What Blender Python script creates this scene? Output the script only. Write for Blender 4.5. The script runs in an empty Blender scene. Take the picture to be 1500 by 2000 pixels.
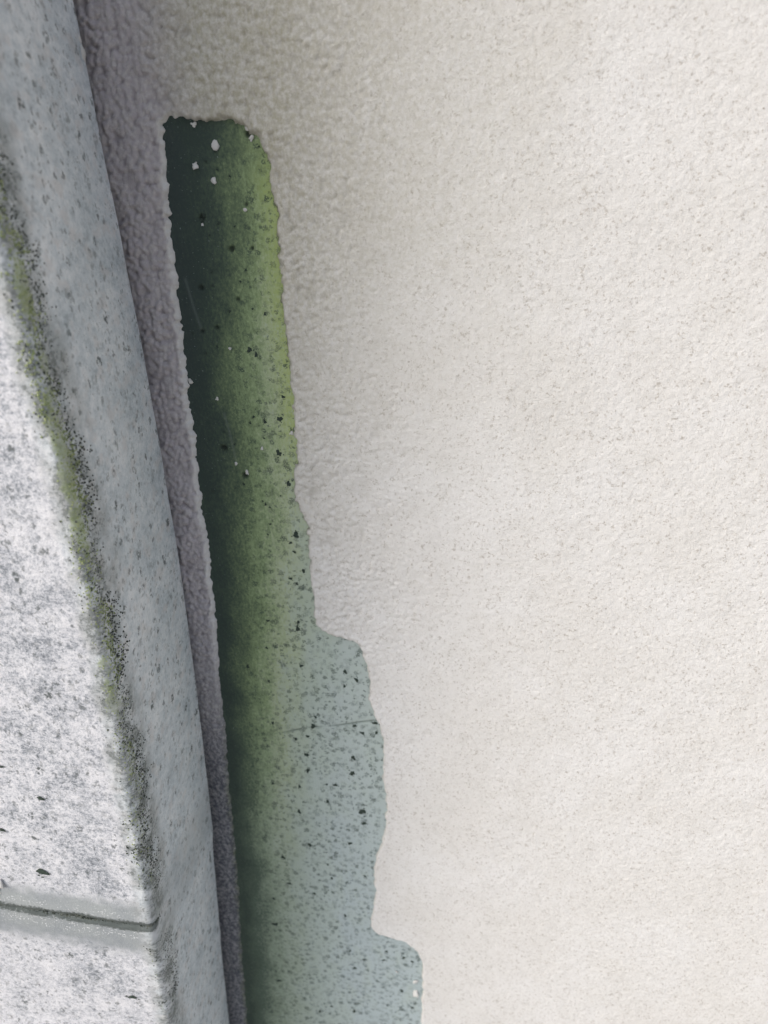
import bpy, bmesh, math, random
import numpy as np
from mathutils import Vector, Matrix

C = bpy.context.scene
COL = C.collection
R = math.radians

# ------------------------------------------------------------------ camera, light, exposure
cam_d = bpy.data.cameras.new('camera')
cam = bpy.data.objects.new('camera', cam_d); COL.objects.link(cam)
C.camera = cam
def look(pitch, yaw, roll):
    p, y, r = R(pitch), R(yaw), R(roll)
    f = Vector((-math.sin(y)*math.cos(p), math.cos(y)*math.cos(p), -math.sin(p)))
    rt = Vector((math.cos(y), math.sin(y), 0)); up = rt.cross(f)
    a = math.cos(r)*rt + math.sin(r)*up; b = -math.sin(r)*rt + math.cos(r)*up
    return Matrix((a, b, -f)).transposed().to_4x4()
cam.matrix_world = Matrix.Translation((0, -0.215, 1.30)) @ look(23, 11, -4.5)
cam_d.lens = 26; cam_d.sensor_width = 36; cam_d.sensor_fit = 'AUTO'
cam_d.clip_start = 0.005; cam_d.clip_end = 500
cam_d.dof.use_dof = True; cam_d.dof.focus_distance = 0.226; cam_d.dof.aperture_fstop = 14.0

SUN_EL, SUN_AZ = 42, -50          # azimuth measured from straight in front of the wall, negative to the left
world = bpy.data.worlds.new('World'); C.world = world; world.use_nodes = True
wn = world.node_tree.nodes; wl = world.node_tree.links; wn.clear()
wo = wn.new('ShaderNodeOutputWorld'); bg = wn.new('ShaderNodeBackground')
sky = wn.new('ShaderNodeTexSky'); sky.sky_type = 'NISHITA'; sky.sun_disc = False
sky.sun_elevation = R(SUN_EL); sky.sun_rotation = R(180 - SUN_AZ)
sky.air_density = 1.0; sky.dust_density = 4.0; sky.ozone_density = 1.0
hs = wn.new('ShaderNodeHueSaturation'); hs.inputs['Saturation'].default_value = 0.58
wl.new(sky.outputs[0], hs.inputs['Color']); wl.new(hs.outputs[0], bg.inputs['Color'])
bg.inputs['Strength'].default_value = 0.15
wl.new(bg.outputs[0], wo.inputs['Surface'])
sd_ = bpy.data.lights.new('sun', 'SUN'); sun = bpy.data.objects.new('sun', sd_); COL.objects.link(sun)
sd_.energy = 1.0; sd_.angle = R(65); sd_.color = (1.0, 0.97, 0.92)
to_sun = Vector((math.sin(R(SUN_AZ))*math.cos(R(SUN_EL)), -math.cos(R(SUN_AZ))*math.cos(R(SUN_EL)), math.sin(R(SUN_EL))))
sun.rotation_euler = to_sun.to_track_quat('Z', 'Y').to_euler()
C.view_settings.view_transform = 'Standard'; C.view_settings.look = 'None'
C.view_settings.gamma = 1; C.view_settings.use_curve_mapping = False
C.view_settings.exposure = 0.55
C.cycles.max_bounces = 8; C.cycles.diffuse_bounces = 5

# ------------------------------------------------------------------ helpers: numbers
rng = np.random.default_rng(7)
def vnoise(x, y, seed):
    r = np.random.default_rng(seed).random((256, 256)).astype(np.float32)
    xi = np.floor(x).astype(int); yi = np.floor(y).astype(int)
    fx = x - xi; fy = y - yi
    fx = fx*fx*fx*(fx*(fx*6-15)+10); fy = fy*fy*fy*(fy*(fy*6-15)+10)
    a = r[xi & 255, yi & 255]; b = r[(xi+1) & 255, yi & 255]
    c = r[xi & 255, (yi+1) & 255]; d = r[(xi+1) & 255, (yi+1) & 255]
    return ((a*(1-fx)+b*fx)*(1-fy) + (c*(1-fx)+d*fx)*fy)*2 - 1
def fbm(x, y, size, octs, seed, rough=0.5):
    s = 0; amp = 1.0; tot = 0; ang = 0.6
    for k in range(octs):
        ca, sa = math.cos(ang*(k+1)), math.sin(ang*(k+1))
        s = s + amp*vnoise((ca*x - sa*y)/size + 17.3*k, (sa*x + ca*y)/size - 9.1*k, seed + k)
        tot += amp; amp *= rough; size *= 0.5
    return s/tot
def pebbles(x, y, size, seed):
    """rounded grains packed side by side: 1 at a grain's top, 0 in the joints"""
    g = np.random.default_rng(seed); jx = g.random((256, 256)).astype(np.float32); jy = g.random((256, 256)).astype(np.float32)
    rs = (0.75 + 0.5*g.random((256, 256))).astype(np.float32)
    x = (x/size).astype(np.float32); y = (y/size).astype(np.float32); xi = np.floor(x).astype(int); yi = np.floor(y).astype(int)
    best = np.full(x.shape, 9, np.float32)
    for a in (-1, 0, 1):
        for b in (-1, 0, 1):
            i, j = (xi+a) & 255, (yi+b) & 255
            dx = xi + a + jx[i, j] - x; dy = yi + b + jy[i, j] - y
            best = np.minimum(best, (dx*dx + dy*dy)/rs[i, j])
    return 1 - np.clip(best*1.15, 0, 1)
def sstep(a, b, x):
    t = np.clip((x - a)/(b - a), 0, 1); return t*t*(3 - 2*t)
def gauss(x, s): return np.exp(-(x/s)**2)
def poly_sd(px, py, poly):
    """signed distance to a closed polygon, positive outside"""
    P = np.array(poly, dtype=np.float32); Q = np.roll(P, -1, axis=0)
    d2 = np.full(px.shape, 1e12, np.float32); inside = np.zeros(px.shape, bool)
    for (ax, ay), (bx, by) in zip(P, Q):
        ex, ey = bx-ax, by-ay; wx, wy = px-ax, py-ay
        t = np.clip((wx*ex + wy*ey)/(ex*ex + ey*ey + 1e-9), 0, 1)
        d2 = np.minimum(d2, (wx-ex*t)**2 + (wy-ey*t)**2)
        if ay != by:
            cond = ((ay > py) != (by > py)) & (px < (bx-ax)*(py-ay)/(by-ay) + ax)
            inside ^= cond
    d = np.sqrt(d2); return np.where(inside, -d, d)
def graded(a, b, step, lo, hi, n):
    """fine steps from a to b, growing steps out to lo and hi"""
    fine = np.arange(a, b + step*0.5, step)
    g = np.linspace(0, 1, n)[1:]**3
    return np.concatenate([(a + (lo - a)*g)[::-1], fine, fine[-1] + (hi - fine[-1])*g])

# ------------------------------------------------------------------ helpers: objects
def tag(o, label=None, cat=None, group=None, kind=None):
    for k, v in (('label', label), ('category', cat), ('group', group), ('kind', kind)):
        if v: o[k] = v
def empty(name, loc=(0, 0, 0)):
    o = bpy.data.objects.new(name, None); COL.objects.link(o); o.location = loc
    o.empty_display_size = 0.05; return o
def link(name, me, mat=None, parent=None):
    o = bpy.data.objects.new(name, me); COL.objects.link(o)
    if mat and not me.materials: me.materials.append(mat)
    if parent: o.parent = parent
    return o
def grid_mesh(name, co, nu, nv, keep=None, attrs=None, flip=False):
    """co: (nv*nu, 3) metres, row major; keep: mask of vertices; attrs: dict of per vertex floats"""
    i = np.arange(nv-1)[:, None]*nu + np.arange(nu-1)[None, :]
    q = np.stack([i, i+1, i+1+nu, i+nu], -1).reshape(-1, 4)
    if flip: q = q[:, ::-1]
    attrs = dict(attrs or {})
    if keep is not None:
        q = q[keep[q].all(1)]
        used = np.zeros(len(co), bool); used[q.ravel()] = True
        remap = np.cumsum(used) - 1
        q = remap[q]; co = co[used]; attrs = {k: v[used] for k, v in attrs.items()}
    me = bpy.data.meshes.new(name)
    me.vertices.add(len(co)); me.vertices.foreach_set('co', co.astype(np.float32).ravel())
    me.loops.add(q.size); me.loops.foreach_set('vertex_index', q.astype(np.int32).ravel())
    me.polygons.add(len(q))
    me.polygons.foreach_set('loop_start', np.arange(0, q.size, 4, dtype=np.int32))
    me.polygons.foreach_set('loop_total', np.full(len(q), 4, np.int32))
    me.polygons.foreach_set('use_smooth', np.ones(len(q), bool))
    for k, v in attrs.items():
        a = me.attributes.new(k, 'FLOAT', 'POINT'); a.data.foreach_set('value', v.astype(np.float32).ravel())
    me.update(calc_edges=True); me.validate()
    return me

# ------------------------------------------------------------------ helpers: materials
class Mat:
    def __init__(s, name, rough=0.8, spec=0.3):
        s.m = bpy.data.materials.new(name); s.m.use_nodes = True
        s.t = s.m.node_tree; s.n = s.t.nodes
        s.b = s.n['Principled BSDF']; s.b.inputs['Roughness'].default_value = rough
        s.b.inputs['Specular IOR Level'].default_value = spec
    def put(s, node, key, v):
        i = node.inputs[key]
        if hasattr(v, 'node'): s.t.links.new(v, i)
        else:
            if isinstance(v, tuple) and len(v) == 3 and i.type == 'RGBA': v = (*v, 1)
            i.default_value = v
    def mm(s, sx=1, sy=1, sz=1):
        tc = s.n.new('ShaderNodeTexCoord'); mp = s.n.new('ShaderNodeMapping')
        mp.inputs['Scale'].default_value = (1000*sx, 1000*sy, 1000*sz)
        s.t.links.new(tc.outputs['Object'], mp.inputs['Vector']); return mp.outputs[0]
    def scale(s, vec, sx, sy, sz, off=(0, 0, 0)):
        mp = s.n.new('ShaderNodeMapping'); mp.inputs['Scale'].default_value = (sx, sy, sz)
        mp.inputs['Location'].default_value = off
        s.t.links.new(vec, mp.inputs['Vector']); return mp.outputs[0]
    def attr(s, name):
        a = s.n.new('ShaderNodeAttribute'); a.attribute_name = name; return a.outputs['Fac']
    def vec(s, x, y, z):
        c = s.n.new('ShaderNodeCombineXYZ')
        for k, v in zip('XYZ', (x, y, z)): s.put(c, k, v)
        return c.outputs[0]
    def sep(s, v):
        c = s.n.new('ShaderNodeSeparateXYZ'); s.t.links.new(v, c.inputs[0]); return c.outputs
    def noise(s, vec, scale, detail=3, rough=0.55, dist=0.0):
        n = s.n.new('ShaderNodeTexNoise'); s.t.links.new(vec, n.inputs['Vector'])
        n.inputs['Scale'].default_value = scale; n.inputs['Detail'].default_value = detail
        n.inputs['Roughness'].default_value = rough; n.inputs['Distortion'].default_value = dist
        return n.outputs['Fac']
    def voro(s, vec, scale, rnd=1.0):
        n = s.n.new('ShaderNodeTexVoronoi'); s.t.links.new(vec, n.inputs['Vector'])
        n.voronoi_dimensions = '2D'; n.inputs['Scale'].default_value = scale; n.inputs['Randomness'].default_value = rnd
        return n.outputs['Distance'], n.outputs['Color']
    def math(s, op, a, b=0.0, c=0.0, clamp=False):
        n = s.n.new('ShaderNodeMath'); n.operation = op; n.use_clamp = clamp
        for k, v in enumerate((a, b, c)): s.put(n, k, v)
        return n.outputs[0]
    def mul(s, a, b): return s.math('MULTIPLY', a, b)
    def add(s, a, b): return s.math('ADD', a, b)
    def sub(s, a, b): return s.math('SUBTRACT', a, b)
    def mx(s, a, b): return s.math('MAXIMUM', a, b)
    def ss(s, x, a, b, lo=0.0, hi=1.0):
        n = s.n.new('ShaderNodeMapRange'); n.interpolation_type = 'SMOOTHSTEP'
        if a > b: a, b, lo, hi = b, a, hi, lo
        for k, v in (('Value', x), ('From Min', a), ('From Max', b), ('To Min', lo), ('To Max', hi)): s.put(n, k, v)
        return n.outputs[0]
    def mix(s, f, a, b):
        n = s.n.new('ShaderNodeMix'); n.data_type = 'RGBA'; n.clamp_factor = True
        s.put(n, 0, f); s.put(n, 6, a); s.put(n, 7, b); return n.outputs[2]
    def ramp(s, f, stops):
        n = s.n.new('ShaderNodeValToRGB'); e = n.color_ramp.elements
        s.t.links.new(f, n.inputs[0])
        while len(e) < len(stops): e.new(0.5)
        for el, (p, c) in zip(e, stops): el.position = p; el.color = (*c, 1)
        return n.outputs[0]
    def out(s, col=None, rough=None, bump=None, strength=0.5, dist=0.0005):
        if col is not None: s.put(s.b, 'Base Color', col)
        if rough is not None: s.put(s.b, 'Roughness', rough)
        if bump is not None:
            n = s.n.new('ShaderNodeBump'); n.inputs['Strength'].default_value = strength
            n.inputs['Distance'].default_value = dist
            s.put(n, 'Height', bump); s.t.links.new(n.outputs[0], s.b.inputs['Normal'])
        return s.m

# ------------------------------------------------------------------ measured outlines (millimetres on the wall face: x, z)
RIGHT = [(-94.3, 1322.9), (-91.2, 1323.8), (-86.8, 1323.5), (-84.8, 1322.1), (-78.9, 1322.1), (-75.3, 1322.1), (-71.9, 1320.4), (-69.8, 1318.6), (-67.4, 1316.7), (-66.2, 1313.1), (-66.0, 1309.3), (-66.3, 1304.2), (-65.5, 1300.2), (-65.9, 1293.6), (-66.4, 1287.8), (-66.5, 1281.1), (-67.4, 1273.3), (-67.4, 1265.9), (-67.4, 1257.5), (-67.5, 1247.3), (-68.2, 1235.1), (-68.5, 1227.5), (-70.3, 1218.8), (-71.0, 1211.7), (-68.4, 1205.3), (-68.1, 1197.8), (-68.7, 1188.2), (-69.2, 1180.4), (-69.2, 1172.3), (-69.5, 1165.1), (-68.0, 1162.0), (-61.7, 1159.6), (-56.4, 1157.7), (-53.8, 1153.9), (-52.4, 1146.4), (-52.0, 1139.8), (-52.9, 1132.6), (-51.0, 1125.8), (-49.9, 1122.1), (-49.0, 1113.4), (-50.3, 1096.9), (-50.2, 1084.1), (-51.0, 1073.5), (-52.9, 1064.3), (-58.1, 1048.9), (-58.0, 1036.1), (-60.1, 1023.7), (-62.2, 1014.2), (-59.2, 1009.9), (-53.4, 1008.8), (-46.9, 1006.5), (-42.8, 1001.7), (-41.1, 994.8), (-41.1, 981.6), (-42.5, 964.1), (-43.4, 952.2)]
LEFT = [(-126.9, 955.6), (-123.1, 991.5), (-119.2, 1024.6), (-116.2, 1055.0), (-114.0, 1083.2), (-111.0, 1111.9), (-109.3, 1136.0), (-107.0, 1156.5), (-105.3, 1172.6), (-104.1, 1187.9), (-103.4, 1197.7), (-103.5, 1208.1), (-102.8, 1219.2), (-102.1, 1227.2), (-101.3, 1234.1), (-101.7, 1242.6), (-100.6, 1252.4), (-100.4, 1258.8), (-99.6, 1266.6), (-98.9, 1274.1), (-98.6, 1280.0), (-97.9, 1284.3), (-97.8, 1290.0), (-97.4, 1297.0), (-96.8, 1302.4), (-96.1, 1309.0), (-95.1, 1315.4), (-95.0, 1319.9)]
EDGE = [(-109.8, 1351.2), (-109.8, 1340.1), (-109.7, 1326.1), (-109.8, 1310.0), (-109.6, 1287.2), (-109.5, 1262.4), (-111.2, 1221.4), (-112.7, 1186.0), (-113.7, 1150.6), (-118.2, 1103.4), (-122.5, 1060.2), (-127.9, 1008.2), (-133.6, 948.3)]
CREASE = [(-101.9, 1296.5), (-103.0, 1282.2), (-102.2, 1264.3), (-102.4, 1247.1), (-104.7, 1219.7), (-105.6, 1194.9), (-109.3, 1159.3), (-113.2, 1126.3), (-116.3, 1098.4), (-117.9, 1075.4), (-122.3, 1038.3)]
CRUMBS = [(-80.6, 1316.4, 1.26), (-87.0, 1311.8, 1.13), (-82.6, 1307.6, 1.14), (-85.6, 1321.9, 1.11), (-70.0, 1317.2, 0.97), (-74.4, 1299.6, 0.72), (-87.7, 1296.6, 0.44), (-85.1, 1261.3, 0.62), (-91.9, 1246.0, 0.8), (-85.8, 1221.3, 1.0), (-89.0, 1224.3, 0.66), (-79.5, 1229.4, 0.65), (-99.7, 1251.6, 1.12), (-69.2, 1234.3, 0.96), (-52.2, 986.5, 0.9), (-44.1, 981.7, 1.36), (-44.3, 974.2, 1.82), (-71.0, 1319.7, 0.83)]
PITS = [(-71.0, 1318.2, 1.11), (-74.1, 1300.8, 0.72), (-87.9, 1298.3, 1.17), (-80.3, 1289.5, 1.18), (-91.3, 1279.3, 1.06), (-93.2, 1266.7, 0.93), (-86.9, 1220.2, 1.33), (-88.5, 1267.6, 0.92), (-92.5, 1229.6, 1.48), (-80.6, 1275.4, 0.75), (-74.1, 1289.3, 0.73)]
SPOTS = [(-79.1, 1260.6, 1.55), (-77.3, 1259.0, 1.08), (-70.5, 1245.8, 1.26), (-72.4, 1238.8, 1.44), (-74.3, 1227.6, 2.12), (-72.4, 1217.1, 1.66), (-81.2, 1209.9, 1.01), (-72.2, 1198.8, 1.54), (-74.4, 1195.9, 1.03), (-73.5, 1192.5, 1.04), (-71.2, 1185.3, 1.57), (-76.1, 1182.3, 1.23), (-74.1, 1180.3, 1.06), (-76.0, 1162.2, 1.63), (-76.7, 1146.5, 1.11), (-56.7, 1141.2, 1.47), (-60.6, 1144.6, 1.47), (-59.3, 1120.6, 1.52), (-51.3, 1122.3, 1.89), (-51.2, 1117.8, 1.14), (-56.5, 1117.3, 1.34), (-75.2, 1119.5, 1.92), (-78.0, 1114.5, 1.36), (-79.9, 1097.7, 1.59), (-79.4, 1105.5, 1.57), (-73.0, 1091.3, 1.2), (-60.0, 1078.5, 2.62), (-59.7, 1072.4, 1.42), (-86.0, 1076.1, 1.64), (-61.4, 1138.3, 1.3), (-61.1, 1105.3, 1.56), (-62.2, 1097.7, 1.77), (-69.5, 1091.3, 1.2), (-73.5, 1082.6, 1.62), (-96.1, 1050.2, 1.92), (-105.0, 1009.0, 1.81), (-108.3, 971.3, 1.89), (-73.9, 1123.8, 1.34), (-88.7, 1153.8, 1.11), (-86.7, 1165.2, 1.45), (-75.5, 1164.9, 1.26), (-89.9, 1139.2, 1.13), (-97.2, 1145.3, 1.69), (-91.0, 1120.0, 1.17), (-95.1, 1090.0, 1.22), (-82.8, 1112.9, 1.17), (-84.2, 1089.3, 1.21), (-83.6, 1058.4, 1.47), (-77.1, 1048.2, 1.06), (-66.6, 1061.0, 1.45), (-61.8, 1043.3, 1.27), (-76.2, 1040.4, 1.28), (-84.8, 1030.4, 1.31), (-72.5, 1018.7, 1.1), (-45.0, 993.9, 1.11), (-48.5, 996.0, 1.11), (-55.9, 998.8, 1.11), (-57.7, 992.9, 0.9), (-50.8, 973.8, 1.37), (-46.8, 963.0, 1.16), (-58.1, 962.8, 1.16), (-66.5, 991.9, 1.13), (-72.3, 996.7, 0.9), (-71.2, 985.9, 1.14), (-90.9, 952.7, 1.68), (-74.2, 955.7, 1.89), (-84.7, 957.4, 1.19), (-95.3, 1035.2, 1.31), (-103.5, 1025.0, 1.33)]
SCRATCH_A = [(-95.8, 1282.1), (-94.7, 1273.9), (-93.3, 1266.6)]
SCRATCH_B = [(-90.5, 1241.0), (-89.6, 1233.9), (-89.0, 1224.3)]
CRACK = [(-94.4, 1114.4), (-86.0, 1116.1), (-77.7, 1118.6), (-65.6, 1120.3), (-57.6, 1122.2), (-49.4, 1123.8)]
HOLE = [(-129, 932), *LEFT, *RIGHT, (-45, 936), (-52, 921), (-70, 913), (-84, 905), (-108, 902), (-122, 911)]
lz = np.array([p[1] for p in [(-129, 932), *LEFT]]); lx = np.array([p[0] for p in [(-129, 932), *LEFT]])
def hole_left(z): return np.interp(z, lz, lx)

# ------------------------------------------------------------------ materials
def mat_coat():
    s = Mat('textured_render', 0.9, 0.2); p = s.mm()
    pit, grime_shade, rim, far = s.attr('pit'), s.attr('grime_shade'), s.attr('rim'), s.attr('lit_lip')
    z = s.sep(p)[2]
    big = s.noise(p, 0.03, 4); mid = s.noise(p, 0.22, 4, 0.6)
    c = s.mix(s.ss(big, 0.35, 0.7), (0.695, 0.68, 0.655), (0.73, 0.72, 0.705))
    c = s.mix(s.mul(s.ss(mid, 0.48, 0.75), 0.30), c, (0.60, 0.585, 0.55))
    # short curved dirt marks caught in the grain
    w = s.noise(p, 0.85, 2, 0.5, 0.8); gate = s.noise(p, 0.42, 4, 0.65)
    line = s.ss(s.math('ABSOLUTE', s.sub(w, 0.5)), 0.04, 0.008)
    line = s.mul(line, s.ss(gate, 0.40, 0.62))
    w2 = s.noise(p, 1.0, 3, 0.68); dots = s.mul(s.ss(w2, 0.555, 0.68), s.ss(s.noise(p, 0.25, 3), 0.3, 0.6, 0.4, 1.0))
    w3 = s.noise(p, 0.8, 2, 0.5); big_dots = s.mul(s.ss(w3, 0.71, 0.77), s.ss(s.noise(p, 0.1, 3), 0.48, 0.62))
    dirt = s.mx(s.mx(s.mul(line, 0.28), s.mul(dots, 0.58)), s.mul(big_dots, 0.75))
    c = s.mix(dirt, c, (0.30, 0.26, 0.215))
    # painted shade: warm grey over upper wall, violet to slate with dirt beside casing
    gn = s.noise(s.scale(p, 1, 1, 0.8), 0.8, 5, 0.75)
    upper_shade = s.attr('upper_shade')
    c = s.mix(s.mul(upper_shade, s.ss(gn, 0.35, 0.65, 0.45, 1.0)), c, (0.42, 0.395, 0.31))
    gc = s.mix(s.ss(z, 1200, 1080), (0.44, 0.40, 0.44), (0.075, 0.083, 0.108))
    g = s.mul(grime_shade, s.ss(gn, 0.35, 0.62, 0.55, 1.0))
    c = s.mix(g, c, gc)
    c = s.mix(s.mul(pit, 0.6), c, s.mix(grime_shade, (0.33, 0.31, 0.27), (0.20, 0.175, 0.20)))
    c = s.mix(s.mul(far, 0.75), c, (0.76, 0.75, 0.74))  # lit left lip of the torn coat, painted paler
    c = s.mix(rim, c, s.mix(s.ss(s.noise(p, 0.5, 3), 0.4, 0.6), (0.05, 0.06, 0.03), (0.13, 0.16, 0.05)))
    h = s.add(s.noise(p, 0.9, 5, 0.65), s.mul(s.noise(p, 2.6, 3, 0.6), 0.4))
    return s.out(c, 0.92, h, 0.50, 0.0007)

def mat_panel():
    s = Mat('algae_stained_panel', 0.55, 0.35); p = s.mm(); xyz = s.sep(p); flat = s.vec(xyz[0], xyz[2], 0.0)
    al, ed, na, cr, sc, pt = (s.attr(k) for k in ('algae', 'fringe', 'navy', 'crack', 'scratch', 'dent'))
    n1 = s.noise(s.scale(p, 1, 1, 0.5), 0.16, 5, 0.6); n2 = s.noise(s.scale(p, 1, 1, 0.6), 1.2, 5, 0.75)
    a = s.add(al, s.mul(s.sub(n1, 0.5), s.ss(al, 0.0, 0.3, 0.2, 0.45))); a = s.add(a, s.mul(s.sub(n2, 0.5), s.mul(s.ss(al, 0.02, 0.4), 0.75)))
    hi = s.ramp(a, [(0.0, (0.43, 0.495, 0.475)), (0.07, (0.42, 0.49, 0.44)), (0.30, (0.40, 0.465, 0.30)), (0.50, (0.245, 0.325, 0.165)),
                   (0.66, (0.135, 0.185, 0.10)), (0.85, (0.06, 0.088, 0.062)), (1.0, (0.04, 0.06, 0.05))])
    low = s.ramp(a, [(0.0, (0.405, 0.475, 0.485)), (0.05, (0.41, 0.48, 0.455)), (0.30, (0.36, 0.425, 0.345)), (0.55, (0.255, 0.315, 0.23)),
                   (0.75, (0.11, 0.15, 0.11)), (0.92, (0.085, 0.118, 0.085)), (1.0, (0.062, 0.087, 0.068))])
    c = s.mix(s.ss(xyz[2], 1010, 1150), low, hi)
    c = s.mix(s.mul(ed, s.ss(n2, 0.35, 0.6, 0.4, 1.0)), c, (0.355, 0.435, 0.15))
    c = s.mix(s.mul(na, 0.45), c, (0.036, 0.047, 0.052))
    # small dark mould specks, denser where the algae thins out
    pd = s.n.new('ShaderNodeVectorMath'); pd.operation = 'ADD'
    nz = s.n.new('ShaderNodeTexNoise'); s.t.links.new(p, nz.inputs['Vector']); nz.inputs['Scale'].default_value = 1.2
    vm = s.n.new('ShaderNodeVectorMath'); vm.operation = 'MULTIPLY_ADD'
    s.t.links.new(nz.outputs['Color'], vm.inputs[0]); vm.inputs[1].default_value = (2.6,)*3; nz.inputs['Detail'].default_value = 3
    s.t.links.new(flat, vm.inputs[2])
    sp = None
    for sc_, thr, amt in ((0.16, 0.24, 0.8), (0.30, 0.34, 0.75), (0.55, 0.38, 0.65)):
        d, col = s.voro(vm.outputs[0], sc_); r = s.sep(col)
        m = s.mul(s.ss(d, thr, thr*0.5), s.ss(r[0], 0.2, 0.45)); m = s.mul(m, s.mul(s.ss(r[1], 0.0, 1.0, 0.35, 1.1), amt))
        m = s.mul(m, s.ss(s.noise(p, 2.2, 2), 0.36, 0.52))
        sp = m if sp is None else s.mx(sp, m)
    dens = s.mul(s.ss(al, 0.95, 0.5, 0.25, 1.0), s.ss(s.noise(p, 0.07, 3), 0.3, 0.55, 0.45, 1.0))
    c = s.mix(s.mul(sp, dens), c, (0.045, 0.068, 0.055))
    fl = s.mul(s.ss(s.noise(p, 1.6, 2), 0.66, 0.74), s.ss(al, 0.4, 0.9))
    c = s.mix(s.mul(fl, 0.45), c, (0.35, 0.40, 0.38))
    c = s.mix(s.mul(cr, 0.75), c, (0.09, 0.12, 0.10)); c = s.mix(s.mul(sc, 0.12), c, (0.4, 0.45, 0.42))
    c = s.mix(s.mul(pt, 0.85), c, (0.018, 0.026, 0.02))
    h = s.add(s.noise(s.scale(p, 1, 1, 0.6), 1.4, 4, 0.65), s.mul(sp, -0.3))
    return s.out(c, s.ss(a, 0.0, 0.8, 0.5, 0.8), h, 0.55, 0.0005)

def mat_casing():
    s = Mat('weathered_grey_metal', 0.45, 0.5)
    u, v, fr, jn, cr = s.attr('u'), s.attr('v'), s.attr('front'), s.attr('joint'), s.attr('crease')
    q = s.vec(u, v, 0.0); qs = s.vec(u, s.mul(v, 0.8), 7.0)
    n1 = s.noise(q, 0.06, 5, 0.6); n2 = s.noise(q, 0.30, 5, 0.65); n3 = s.noise(q, 1.0, 4, 0.65)
    # side: dull grey, mottled
    side = s.ramp(s.add(s.mul(n1, 0.35), s.add(s.mul(n2, 0.35), s.mul(s.noise(qs, 1.0, 5, 0.75), 0.3))), [(0.39, (0.42, 0.47, 0.505)), (0.48, (0.605, 0.65, 0.685)), (0.58, (0.78, 0.80, 0.82))])
    flk = s.mul(s.ss(s.noise(qs, 0.75, 3), 0.62, 0.72), 0.55); side = s.mix(flk, side, (0.62, 0.63, 0.64))
    # front: white chalky deposit over grey
    n0 = s.noise(q, 0.11, 3, 0.6); nf = s.noise(q, 1.7, 5, 0.75)
    chalk = s.add(s.mul(n0, 0.26), s.add(s.mul(s.noise(q, 0.6, 6, 0.75), 0.48), s.add(s.mul(nf, 0.36), s.mul(s.attr('mottle'), -0.045))))
    front = s.ramp(chalk, [(0.42, (0.17, 0.185, 0.205)), (0.48, (0.34, 0.36, 0.395)), (0.525, (0.54, 0.55, 0.585)), (0.60, (0.71, 0.71, 0.735))])
    side = s.mix(s.mul(s.ss(s.noise(q, 0.18, 3), 0.5, 0.68), 0.5), side, (0.63, 0.60, 0.59))
    c = s.mix(fr, side, front)
    # bare smooth band at the joint
    jw = s.add(jn, s.mul(s.sub(n2, 0.5), 0.7))
    jm = s.mul(s.ss(jw, 0.22, 0.72), s.ss(fr, 0.2, 1.0, 0.35, 1.0))
    c = s.mix(jm, c, s.mix(s.ss(n1, 0.3, 0.7), (0.27, 0.295, 0.315), (0.34, 0.365, 0.37)))
    gl = s.mul(s.ss(s.noise(q, 1.5, 2), 0.57, 0.64), s.mul(s.attr('glint'), s.ss(n2, 0.42, 0.55)))  # sparkle along the seam, painted as white flecks
    c = s.mix(gl, c, (0.9, 0.91, 0.92))
    # dark specks
    sp = None
    for k, (sc_, thr, amt) in enumerate(((0.13, 0.20, 0.95), (0.26, 0.28, 0.8), (0.5, 0.34, 0.65))):
        nz = s.n.new('ShaderNodeTexNoise'); s.t.links.new(qs, nz.inputs['Vector']); nz.inputs['Scale'].default_value = 0.9
        nz.inputs['Detail'].default_value = 3
        vm = s.n.new('ShaderNodeVectorMath'); vm.operation = 'MULTIPLY_ADD'
        s.t.links.new(nz.outputs['Color'], vm.inputs[0]); vm.inputs[1].default_value = (2.4,)*3
        s.t.links.new(qs, vm.inputs[2])
        d, col = s.voro(vm.outputs[0], sc_); r = s.sep(col)
        m = s.mul(s.mul(s.ss(d, thr, thr*0.5), s.ss(r[0], 0.42, 0.65)), s.mul(s.ss(r[1], 0.0, 1.0, 0.2, 1.0), amt))
        sp = m if sp is None else s.mx(sp, m)
    sp = s.mul(sp, s.ss(s.noise(q, 0.8, 3), 0.38, 0.55)); sp = s.mul(sp, s.ss(jm, 0.2, 0.7, 1.0, 0.1))
    fine = s.mul(s.ss(s.noise(qs, 1.1, 4, 0.7), 0.585, 0.67), s.ss(s.noise(q, 0.1, 3), 0.4, 0.62, 0.25, 1.0))
    sp = s.mx(sp, s.mul(s.mul(fine, 0.55), s.ss(jm, 0.2, 0.7, 1.0, 0.3)))
    c = s.mix(sp, c, (0.085, 0.10, 0.10))
    # stained crease: grey black mould, then lichen green on the arris itself
    m1 = s.noise(s.vec(u, s.mul(v, 1.15), 2.0), 0.8, 6, 0.75); m2 = s.noise(qs, 0.16, 4, 0.6)
    c = s.mix(s.mul(s.ss(cr, 0.05, 0.9), s.ss(m2, 0.3, 0.65, 0.2, 0.65)), c, (0.25, 0.265, 0.26))
    cw = s.add(s.mul(cr, 0.30), s.add(s.mul(m1, 0.75), s.mul(m2, 0.35)))
    c = s.mix(s.mul(s.ss(cw, 0.80, 0.93), s.mul(s.ss(cr, 0.05, 0.5), 0.65)), c, (0.07, 0.085, 0.075))
    g1 = s.noise(s.vec(u, s.mul(v, 0.7), 3.0), 0.6, 6, 0.75)
    gw = s.add(s.mul(s.attr('lichen'), 0.62), s.mul(g1, 0.9))
    grn = s.mix(s.ss(s.noise(q, 0.25, 4), 0.38, 0.62), (0.34, 0.37, 0.27), (0.31, 0.37, 0.17))
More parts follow.
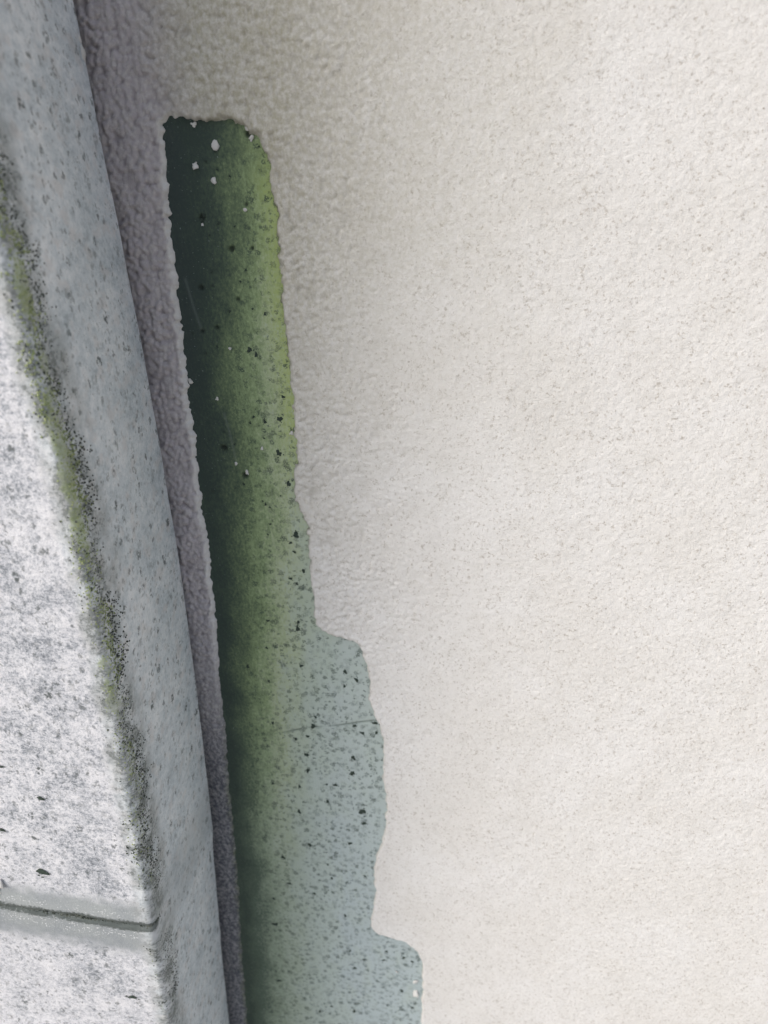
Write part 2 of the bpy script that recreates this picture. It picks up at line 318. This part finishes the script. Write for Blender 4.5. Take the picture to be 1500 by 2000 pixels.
    c = s.mix(s.mul(s.ss(gw, 0.78, 0.94), s.mul(s.ss(s.attr('lichen'), 0.03, 0.25), 0.65)), c, grn)
    c = s.mix(s.mul(s.ss(s.add(s.attr('groove'), s.mul(s.sub(n3, 0.5), 1.1)), 0.28, 0.6), 0.9), c, (0.06, 0.075, 0.07))
    h = s.add(s.mul(n2, 0.6), s.add(n3, s.mul(s.noise(q, 3.0, 3), 0.4)))
    h = s.add(h, s.mul(s.attr('lichen'), s.noise(q, 1.2, 3)))
    return s.out(c, s.ss(jm, 0, 1, 0.62, 0.42), h, 0.45, 0.0005)

def mat_simple(name, c1, c2, sc, rough=0.9, bump=0.5):
    s = Mat(name, rough, 0.2); p = s.mm(); n = s.noise(p, sc, 4, 0.65)
    return s.out(s.mix(s.ss(n, 0.35, 0.65), c1, c2), rough, n, bump, 0.0004)
M_COAT, M_PANEL, M_CASE = mat_coat(), mat_panel(), mat_casing()
M_CRUMB = mat_simple('render_crumb', (0.60, 0.59, 0.56), (0.72, 0.71, 0.69), 1.5)
M_MOULD = mat_simple('black_mould', (0.028, 0.042, 0.033), (0.07, 0.09, 0.075), 2.2)
M_GROUND = mat_simple('pale_paving', (0.22, 0.21, 0.20), (0.30, 0.29, 0.27), 0.02)

# ------------------------------------------------------------------ setting
gm = bpy.data.meshes.new('ground')
gm.from_pydata([(-60, -60, 0), (60, -60, 0), (60, 60, 0), (-60, 60, 0)], [], [(0, 1, 2, 3)])
tag(link('ground', gm, M_GROUND), kind='structure')

# ------------------------------------------------------------------ the wall
wall = empty('rendered_wall', (0, 0, 0))
tag(wall, 'cream wall with rough sprayed render, a long strip of its coat missing', 'wall', kind='thing')
COAT = 1.5
def build_coat():
    xs = graded(-136, 112, 0.42, -1500, 2200, 26); zs = graded(896, 1372, 0.42, 2, 2700, 26)
    nu, nv = len(xs), len(zs)
    X, Z = np.meshgrid(xs, zs); X = X.ravel(); Z = Z.ravel()
    fade = sstep(0, 12, np.minimum(np.minimum(X+150, 130-X), np.minimum(Z-890, 1385-Z)))
    sd = np.full(X.shape, 50, np.float32)
    near = (X > -150) & (X < -20) & (Z > 870) & (Z < 1345)
    sd[near] = poly_sd(X[near], Z[near], HOLE)
    sd = sd + 0.55*fbm(X, Z, 3.0, 2, 11) + (0.75 - 0.35*sstep(1210, 1130, Z))*fbm(X, Z, 1.5, 2, 31)
    right = sstep(4, 12, X - hole_left(Z))
    lump = fbm(X, Z, 1.9, 2, 40, 0.7)
    big = fbm(X, Z, 14, 2, 50)
    ridge = 1 - np.abs(fbm(X, Z, 1.9, 2, 60))*2.2
    gate = fbm(X, Z, 5, 2, 70)
    pit = np.zeros_like(ridge)
    strip = sstep(25, 5, X - hole_left(Z))*sstep(20, 0, np.abs(np.minimum(0, X + 132)))
    amp = 0.12 + 0.45*sstep(-45, -100, X)*sstep(1060, 1200, Z) + 0.10*sstep(1200, 1330, Z)*sstep(20, -60, X)
    h = amp*lump + 0.14*big - 0.12*pit
    swell = 0.15*sstep(1090, 1180, Z)*gauss(sd - 1.8, 1.2)                       # the coat is a little thicker along its torn edge
    prof = sstep(-0.55, 1.05, sd)
    peb = pebbles(X + 0.4*fbm(X, Z, 2, 1, 45), Z + 0.4*fbm(X, Z, 2, 1, 46), 1.55, 44)*(0.7 + 0.5*fbm(X, Z, 6, 2, 47))
    lefty = sstep(-20, -92, X + 12*fbm(X, Z, 25, 2, 48))*sstep(1060, 1190, Z)
    amp = 0.07 + 0.16*lefty
    h = amp*lump + 0.14*big - 0.10*pit + (0.10 + 1.35*lefty)*(peb - 0.4)
    pit = np.maximum(pit, sstep(0.42, 0.12, peb + 0.18*fbm(X, Z, 1.2, 1, 49))*(0.15 + 0.85*lefty)*np.clip(0.75 + 0.9*fbm(X, Z, 5, 2, 51), 0.1, 1))
    leftlow = (1 - right)*sstep(1160, 1060, Z)
    y = 0.9 - (COAT - 0.7*leftlow + 0.9 + swell)*prof - h*sstep(0.0, 1.6, sd)*fade
    top = sstep(1300, 1316, Z)
    rim = gauss(sd - 0.05, 0.42)*right*sstep(1165, 1225, Z)*(1 - 0.75*top)
    rim = rim*np.clip(0.55 + 1.2*fbm(X, Z, 6, 2, 91), 0, 1) + 0.30*gauss(sd, 0.35)*right*(1 - sstep(1165, 1225, Z))
    rim = np.maximum(rim, 0.55*sstep(2.2, -0.3, sd + 0.8*fbm(X, Z, 3, 2, 99))*leftlow)
    grime_shade = sstep(-78, -102, X + 7*fbm(X, Z, 22, 3, 95) + 0.10*np.clip(1290 - Z, 0, 400)*0)*0.8  # casing's shade on the strip, painted in together with dirt
    grime_shade = np.maximum(grime_shade, sstep(1200, 1100, Z)*(X < hole_left(Z) + 8)*0.95)
    upper_shade = sstep(1170, 1350, Z)*sstep(45, -75, X + 16*fbm(X, Z, 30, 3, 98))*0.95 + 0.3*sstep(-35, -80, X)*sstep(1130, 1220, Z)  # shade over the upper left wall, put into the colour
    grime_shade = grime_shade*sstep(-165, -140, X)*sstep(1600, 1380, Z)*sstep(700, 890, Z); upper_shade = upper_shade*sstep(-230, -140, X)*sstep(1750, 1380, Z)
    pit = pit*fade; rim = rim*sstep(-150, -138, X)
    lit_edge = gauss(sd - 0.5, 0.75)*np.clip(0.95 + 0.6*fbm(X, Z, 2.5, 2, 97), 0, 1)*(1 - right)*sstep(1120, 1190, Z)  # light caught on the left torn edge, put into the colour
    grime_shade = grime_shade*(1 - 0.9*lit_edge); pit = pit*(1 - 0.8*lit_edge)
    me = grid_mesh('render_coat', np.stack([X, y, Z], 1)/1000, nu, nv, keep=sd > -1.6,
                   attrs=dict(pit=pit, grime_shade=grime_shade, upper_shade=np.clip(upper_shade, 0, 1), rim=np.clip(rim, 0, 1), lit_lip=lit_edge))
    return link('render_coat', me, M_COAT, wall)
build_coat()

def build_panel():
    xs = np.arange(-141, -34, 0.4); zs = np.arange(894, 1328, 0.4)
    nu, nv = len(xs), len(zs)
    X, Z = np.meshgrid(xs, zs); X = X.ravel(); Z = Z.ravel()
    sd = poly_sd(X, Z, HOLE)
    u = X - hole_left(Z)
    zk = [940, 1010, 1050, 1120, 1188, 1257, 1290, 1325]
    d0 = np.interp(Z, zk, [3, 2, 1.5, 2, 3.5, 5, 7, 10]); d1 = np.interp(Z, zk, [74, 64, 56, 54, 56, 60, 68, 80])
    wv = 5.0*fbm(X, Z, 24, 4, 120, 0.6)
    t = np.clip((u + wv*0.6 - d0)/(d1 - d0), 0, 1)
    al = (1 - t)**np.interp(Z, [1000, 1060, 1200], [3.0, 2.7, 1.9])
    P = np.array(RIGHT); dr = np.full(X.shape, 1e9)
    for (ax, ay), (bx, by) in zip(P[8:-1], P[9:]):
        ex, ey = bx-ax, by-ay; k = np.clip(((X-ax)*ex+(Z-ay)*ey)/(ex*ex+ey*ey), 0, 1)
        dr = np.minimum(dr, np.hypot(X-ax-ex*k, Z-ay-ey*k))
    fringe = 0.9*gauss(dr, 4.6)*sstep(1205, 1240, Z)*sstep(1322, 1300, Z)
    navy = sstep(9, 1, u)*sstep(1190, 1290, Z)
    h = 0.06*fbm(X, Z, 9, 2, 130) + 0.03*fbm(X, Z, 1.5, 2, 140)
    dent = np.zeros(X.shape)
    for (x, z, r) in PITS:
        rr = np.hypot(X-x, Z-z)*(1 + 0.30*fbm(X, Z, 1.3, 2, 150)); m = sstep(r, r*0.45, rr)
        h -= 0.7*r*m; dent = np.maximum(dent, m)
    def stroke(pts, w):
        d = np.full(X.shape, 1e9)
        for (ax, ay), (bx, by) in zip(pts[:-1], pts[1:]):
            ex, ey = bx-ax, by-ay; k = np.clip(((X-ax)*ex+(Z-ay)*ey)/(ex*ex+ey*ey), 0, 1)
            d = np.minimum(d, np.hypot(X-ax-ex*k, Z-ay-ey*k))
        return gauss(d, w)
    crack = stroke(CRACK, 0.42)*sstep(-96, -80, X)*np.clip(0.7 + 0.8*fbm(X, Z, 5, 2, 160), 0.15, 1)
    h -= 0.25*crack
    scratch = np.maximum(stroke(SCRATCH_A, 0.35), stroke(SCRATCH_B, 0.35))
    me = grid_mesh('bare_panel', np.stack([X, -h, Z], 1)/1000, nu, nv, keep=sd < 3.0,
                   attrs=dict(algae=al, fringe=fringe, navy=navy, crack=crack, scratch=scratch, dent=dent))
    o = link('bare_panel', me, M_PANEL, wall)
    tag(o, 'smooth grey green panel stained by algae where the render is missing')
build_panel()

# crumbs of render left on the bare panel
def lump_mesh(name, seed, sub=2):
    r = random.Random(seed); bm = bmesh.new(); bmesh.ops.create_icosphere(bm, subdivisions=sub, radius=1)
    k = [(Vector((r.uniform(-1, 1), r.uniform(-1, 1), r.uniform(-1, 1))).normalized(), r.uniform(-0.45, 0.65)) for _ in range(16)]
    for v in bm.verts:
        d = v.co.normalized(); f = 0.9 + sum(a*max(0, d.dot(q))**6 for q, a in k)
        v.co = d*f*(1 + r.uniform(-0.05, 0.05))
    for _ in range(4):
        a = r.uniform(0, 6.28); q = r.uniform(0.6, 1.1)
        g = bmesh.ops.create_icosphere(bm, subdivisions=1, radius=r.uniform(0.3, 0.6))
        for v in g['verts']: v.co = v.co*r.uniform(0.8, 1.25) + Vector((q*math.cos(a), r.uniform(-.3, .2), q*math.sin(a)))
    for f in bm.faces: f.smooth = True
    me = bpy.data.meshes.new(name); bm.to_mesh(me); bm.free(); return me
LUMPS = [lump_mesh('render_crumb', 30 + i) for i in range(5)]
rr = random.Random(5)
for i, (x, z, r) in enumerate(CRUMBS):
    o = link('render_crumb', LUMPS[i % 5], M_CRUMB, wall)
    o.location = (x/1000, -0.0002 - r*0.00015, z/1000); k = r/1000*0.68
    o.scale = (k*rr.uniform(0.7, 0.95), k*0.55, k*rr.uniform(0.95, 1.2)); o.rotation_euler = (rr.uniform(-.3, .3), rr.uniform(0, 6.28), rr.uniform(-.3, .3))

# black mould growing on the panel
def mould_mesh(name, seed):
    r = random.Random(seed); bm = bmesh.new(); n = 18
    ph = [r.uniform(0, 6.28) for _ in range(4)]
    def rad(a): return 0.72 + 0.16*math.sin(2*a+ph[0]) + 0.13*math.sin(3*a+ph[1]) + 0.12*math.sin(5*a+ph[2]) + r.uniform(-0.10, 0.14)
    out = []; mid = []
    for k in range(n):
        a = k/n*2*math.pi; q = rad(a)
        out.append(bm.verts.new((q*math.cos(a), 0.02, q*math.sin(a))))
        q2 = q*r.uniform(0.45, 0.75); mid.append(bm.verts.new((q2*math.cos(a), -0.12*r.uniform(0.6, 1.3), q2*math.sin(a))))
    c = bm.verts.new((0, -0.14, 0))
    for k in range(n):
        j = (k+1) % n
        bm.faces.new((out[k], mid[k], mid[j], out[j])); bm.faces.new((mid[k], c, mid[j]))
    # satellite specks
    for _ in range(r.randint(2, 5)):
        a = r.uniform(0, 6.28); d = r.uniform(0.95, 1.45); s = r.uniform(0.10, 0.24)
        vs = [bm.verts.new((d*math.cos(a)+s*math.cos(t)*r.uniform(.7, 1.2), 0.0, d*math.sin(a)+s*math.sin(t)*r.uniform(.7, 1.2))) for t in (0, 1.05, 2.1, 3.14, 4.19, 5.24)]
        cc = bm.verts.new((d*math.cos(a), -0.06, d*math.sin(a)))
        for q in range(6): bm.faces.new((vs[q], cc, vs[(q+1) % 6]))
    bmesh.ops.recalc_face_normals(bm, faces=bm.faces)
    me = bpy.data.meshes.new(name); bm.to_mesh(me); bm.free(); return me
MOULD = [mould_mesh('mould_spot', 60 + i) for i in range(7)]
EXTRA = []
while len(EXTRA) < 34:
    z = rr.uniform(1195, 1318); x = float(hole_left(z)) + rr.uniform(3, 28)
    EXTRA.append((x, z, rr.choice((0.55, 0.65, 0.8, 1.05))))
for i, (x, z, r) in enumerate(SPOTS + EXTRA):
    o = link('mould_spot', MOULD[i % 7], M_MOULD, wall)
    k = r/1000*rr.uniform(0.55, 0.85); o.location = (x/1000, -0.00012, z/1000)
    o.scale = (k*rr.uniform(0.75, 1.0), 0.0010, k*rr.uniform(0.85, 1.2)); o.rotation_euler = (0, rr.uniform(0, 6.28), 0)

# ------------------------------------------------------------------ the grey casing beside it
casing = empty('metal_casing', (-0.16, -0.03, 0))
tag(casing, 'weathered grey boxed casing with a mossy arris, standing against the rendered wall', 'casing')
ez = np.array([p[1] for p in EDGE][::-1]); ex_ = np.array([p[0] for p in EDGE][::-1])
cz = np.array([p[1] for p in CREASE][::-1]); cx_ = np.array([p[0] for p in CREASE][::-1])
pe = np.polyfit(ez, ex_, 4); pc = np.polyfit(cz, cx_, 3)
def Xe(z): return np.polyval(pe, np.clip(z, 945, 1352))
def Xc(z): return np.polyval(pc, np.clip(z, 1042, 1297)) + Xe(np.minimum(z, 1042)) - Xe(1042.0)
def deep(z): return 1 + np.clip(z - 1087, -60, 230)*0.00072      # deepened higher up so the casing shades the upper wall more
DEPTH, BACK, WIDE, ZJ = 62.0, 7.0, 108.0, 1087.0
def base_profile():
    """closed-ish outline in (x, y), mm, with the rear edge and the arris both at x = 0"""
    pts = []
    def arc(cx, cy, r, a0, a1, n):
        for k in range(n+1):
            a = R(a0 + (a1-a0)*k/n); pts.append((cx + r*math.cos(a), cy + r*math.sin(a)))
    pts.append((-9, -BACK + 0.0)); pts.append((-3, -BACK))
    arc(-0.7, -BACK - 0.7, 0.7, 90, 0, 4)
    y = -BACK - 1.3
    while y > -DEPTH + 2.9: pts.append((0, y)); y -= 0.6
    arc(-2.4, -DEPTH + 2.4, 2.4, 0, -90, 9)
    x = -3.0
    while x > -WIDE + 5.2: pts.append((x, -DEPTH)); x -= 0.6 if x > -75 else 2.0
    arc(-WIDE + 4.6, -DEPTH + 4.6, 4.6, -90, -180, 6)
    pts.append((-WIDE, -40)); pts.append((-WIDE, -20)); pts.append((-WIDE, 0.5))
    return np.array(pts)
PR = base_profile()
seg = np.hypot(*np.diff(PR, axis=0).T); U = np.concatenate([[0], np.cumsum(seg)])
tang = np.gradient(PR, axis=0); tang /= np.linalg.norm(tang, axis=1)[:, None]
NRM = np.stack([-tang[:, 1], tang[:, 0]], 1)            # outward
if NRM[30, 0] < 0: NRM = -NRM
UC = U[np.argmax(-PR[:, 1] > DEPTH - 0.75)]               # u at the arris
def section(name, z0, z1, lo, hi):
    a, b = max(z0, lo), min(z1, hi)
    zs = np.arange(a, b + 0.01, 0.7)
    if z0 < a: g = np.linspace(0, 1, 20)[1:]**3; zs = np.concatenate([(a + (z0 - a)*g)[::-1], zs])
    if z1 > b: g = np.linspace(0, 1, 20)[1:]**3; zs = np.concatenate([zs, zs[-1] + (z1 - zs[-1])*g])
    zs[0], zs[-1] = z0, z1
    nu, nv = len(U), len(zs)
    u = np.tile(U, nv); z = np.repeat(zs, nu)
    px = np.tile(PR[:, 0], nv); py = np.tile(PR[:, 1], nv); nx = np.tile(NRM[:, 0], nv); ny = np.tile(NRM[:, 1], nv)
    t = np.clip((-py - BACK)/(DEPTH - BACK), 0, 1)
    x = px + Xe(z)*(1-t) + Xc(z)*t; y = -BACK + (py + BACK)*np.where(py < -BACK, deep(z), 1)
    d = u - UC                                           # >0 on the front face, <0 on the side
    front = sstep(1.0, 6.5, d + 1.2*fbm(u, z, 9, 2, 210))
    zv = z + 0.065*(np.clip(d, 0, 60) - 27)*gauss(z - ZJ, 40)
    ze = z - ZJ - 0.6*fbm(u, z*0.3, 12, 2, 215)
    fside = 0.16 + 0.30*sstep(-45, -8, d) + 0.54*sstep(-5, 2, d)
    groove = gauss(ze + 0.5*fbm(u, z*0, 5, 3, 217), 0.95)*fside*np.clip(0.75 + 0.6*fbm(u, z*0.2, 7, 2, 218), 0.2, 1.1)
    collar = gauss(ze, 8.5)*fside
    h = 0.16*fbm(u, z, 30, 2, 220) + 0.05*fbm(u, z, 3, 3, 230)
    crease = sstep(-20, -5, d + 5.0*fbm(u, z*0.5, 14, 3, 240))*sstep(8, 1.0, d + 2*fbm(u, z, 6, 2, 245))
    lichen = gauss(d + 1.5 + 2.5*fbm(u*0.3, z*0.6, 10, 2, 250), 3.0)*np.clip(0.72 + 0.8*fbm(u*0.2, z, 10, 3, 252), 0.1, 1)
    off = sstep(1.0, 6, np.abs(z - ZJ + 1))
    lichen = lichen*off*(0.55 + 0.45*sstep(1110, 1250, z)); crease = crease*(0.35 + 0.65*off)
    h = h + 0.35*collar - 0.8*groove + 0.16*lichen*(1 + fbm(u, z, 1.6, 2, 260))
    # the thin rear edge wanders a little and has a small fold beside the joint
    rear = sstep(8, 0, u - U[7])
    x = x + rear*(0.25*fbm(z*0.2, z*0 + 3, 6, 2, 270) + 0.35*gauss(z - 1074, 5) + 0.3*gauss(z - 1010, 4))
    nick = gauss(u - (U[7] + 2.6) - (z-1060)*0.12, 0.55)*gauss(z - 1060, 4.5); h = h - 0.5*nick
    x = x + nx*h; y = y + ny*h
    glint = front*(gauss(ze + 5.0, 3.0) + 0.55*gauss(ze - 4.5, 2.4))
    gr = np.maximum(gauss(ze, 2.7)*(0.45*sstep(-26, -4, d) + 0.55*sstep(-5, 2, d))*np.clip(0.95 + 0.5*fbm(u, z*0.5, 9, 2, 280), 0, 1), nick)
    me = grid_mesh(name, np.stack([x + 160, y + 30, zv], 1)/1000, nu, nv, flip=True,
                   attrs=dict(u=u, v=z, front=front, joint=np.where(ze < 0, gauss(ze, 16), gauss(ze, 12)), crease=crease, lichen=lichen, glint=glint, groove=gr, mottle=gauss(d - 20 + 8*fbm(u, z, 25, 3, 290), 13)*np.clip(0.7 + 0.8*fbm(u, z, 20, 2, 292), 0, 1)))
    return link(name, me, M_CASE, casing)
up = section('upper_section', ZJ, 2650, ZJ, 1372); lo = section('lower_section', 0.0, ZJ, 940, ZJ)

# splashes of render stuck on the casing
def on_front(dx, z): return (Xc(z) - dx + 160)/1000, (-BACK - (DEPTH - BACK)*deep(z) + 30)/1000 - 0.0002
for (dx, z, r) in ((53.5, 1101, 1.6), (55.2, 1098.5, 1.3), (56.4, 1094.5, 1.7), (58.2, 1096.5, 1.8), (55.0, 1095.4, 0.9), (57.0, 1092.6, 1.2), (45.0, 1190.0, 1.0), (27.0, 1216.0, 1.0)):
    o = link('render_splash', LUMPS[rr.randint(0, 4)], M_CRUMB, casing)
    x, y = on_front(dx, z); o.location = (x, y, z/1000); k = r/1000; o.scale = (k, k*0.6, k*1.0); o.rotation_euler = (0, rr.uniform(0, 6), 0)
for (dx, z, r) in ((36.0, 1108.0, 2.3), (13.0, 1046.0, 1.6), (46.5, 1126.0, 1.2), (30.0, 1141.0, 1.3), (41.0, 1153.0, 1.0)):
    o = link('mould_spot', MOULD[rr.randint(0, 6)], M_MOULD, casing)
    x, y = on_front(dx, z); o.location = (x, y - 0.0001, z/1000); k = r/1000; o.scale = (k*1.2, 0.001, k*0.75); o.rotation_euler = (0, rr.uniform(-0.4, 0.4), 0)
for (z, r) in ((1339, 1.3), (1342, 0.9)):
    o = link('render_splash', LUMPS[2], M_CRUMB, casing)
    o.location = ((float(Xe(z)) + 160 - 0.2)/1000, (-BACK - 1.5 + 30)/1000, z/1000); k = r/1000; o.scale = (k*0.6, k, k*1.6)

# crusty growth along the arris and grit packed in the joint: nobody could count it
def specks(name, spots, mat):
    """spots: (x, y, z, radius) in mm, small rough lumps joined into one mesh"""
    base = [Vector(v) for v in ((0, 0, 1), (0.9, 0, 0.3), (0.28, 0.85, 0.3), (-0.72, 0.52, 0.3), (-0.72, -0.52, 0.3), (0.28, -0.85, 0.3), (0, 0, -0.8))]
    fc = [(0, 1, 2), (0, 2, 3), (0, 3, 4), (0, 4, 5), (0, 5, 1), (6, 2, 1), (6, 3, 2), (6, 4, 3), (6, 5, 4), (6, 1, 5)]
    vs, fs = [], []
    for (x, y, z, r) in spots:
        m = Matrix.Rotation(rr.uniform(0, 6.28), 3, 'X') @ Matrix.Rotation(rr.uniform(0, 6.28), 3, 'Z'); n = len(vs)
        for b in base:
            w = (m @ b)*r*rr.uniform(0.65, 1.25); vs.append(((x + w.x + 160)/1000, (y + w.y + 30)/1000, (z + w.z)/1000))
        fs += [(a+n, b+n, c+n) for a, b, c in fc]
    me = bpy.data.meshes.new(name); me.from_pydata(vs, [], fs); me.update()
    o = link(name, me, mat, casing); tag(o, kind='stuff'); return o
def on_profile(d, z):
    k = np.interp(UC + d, U, np.arange(len(U))); px = np.interp(k, np.arange(len(U)), PR[:, 0]); py = np.interp(k, np.arange(len(U)), PR[:, 1])
    t = np.clip((-py - BACK)/(DEPTH - BACK), 0, 1); x = px + float(Xe(z))*(1-t) + float(Xc(z))*t
    return x, -BACK + (py + BACK)*float(deep(z))
M_LICHEN = mat_simple('lichen', (0.20, 0.25, 0.10), (0.40, 0.44, 0.24), 0.9)
M_GRIT = mat_simple('dark_grit', (0.035, 0.045, 0.038), (0.13, 0.14, 0.12), 0.9)
green, dark = [], []
N = 8500
zz = np.array([rr.uniform(1040, 1330) for _ in range(N)]); band = fbm(zz*0.0, zz, 14, 2, 300); clump = np.array([rr.gauss(0, 1) for _ in range(N)])
for i in range(N):
    z = float(zz[i]); gap = min(1, max(0, (abs(z - ZJ + 1) - 3)/7))
    up_ = min(1, max(0, (z - 1080)/120))
    wob = 2.2*math.sin(z*0.13) + 1.4*math.sin(z*0.41 + 1)
    if rr.random() > gap + 0.08: continue
    if clump[i] > 0.15 - 0.35*up_:
        d = -1.8 + wob*0.6 + rr.gauss(0, 1.2 + 0.9*abs(math.sin(z*0.21)))
        if rr.random() < 0.6 + 0.35*up_ + 0.5*float(band[i]): x, y = on_profile(d, z); green.append((x, y, z, rr.uniform(0.13, 0.36)*(0.8 + 0.4*up_)))
    else:
        d = -4.5 + wob + rr.gauss(0, 2.7)
        if d < 4.5 and rr.random() < 0.9: x, y = on_profile(d, z); dark.append((x, y, z, rr.uniform(0.14, 0.42) + 0.08*(1 - up_)))
for i in range(1500):
    d = rr.uniform(-4, 66); z = ZJ + 0.065*(min(60, max(0, d)) - 27) + rr.gauss(0, 1.25)
    if math.sin(d*0.5) + math.sin(d*0.23 + 2) < -0.9 and rr.random() < 0.75: continue
    x, y = on_profile(d, z); dark.append((x, y + 0.35, z, rr.uniform(0.15, 0.5)))
specks('lichen', green, M_LICHEN); specks('grit', dark, M_GRIT)
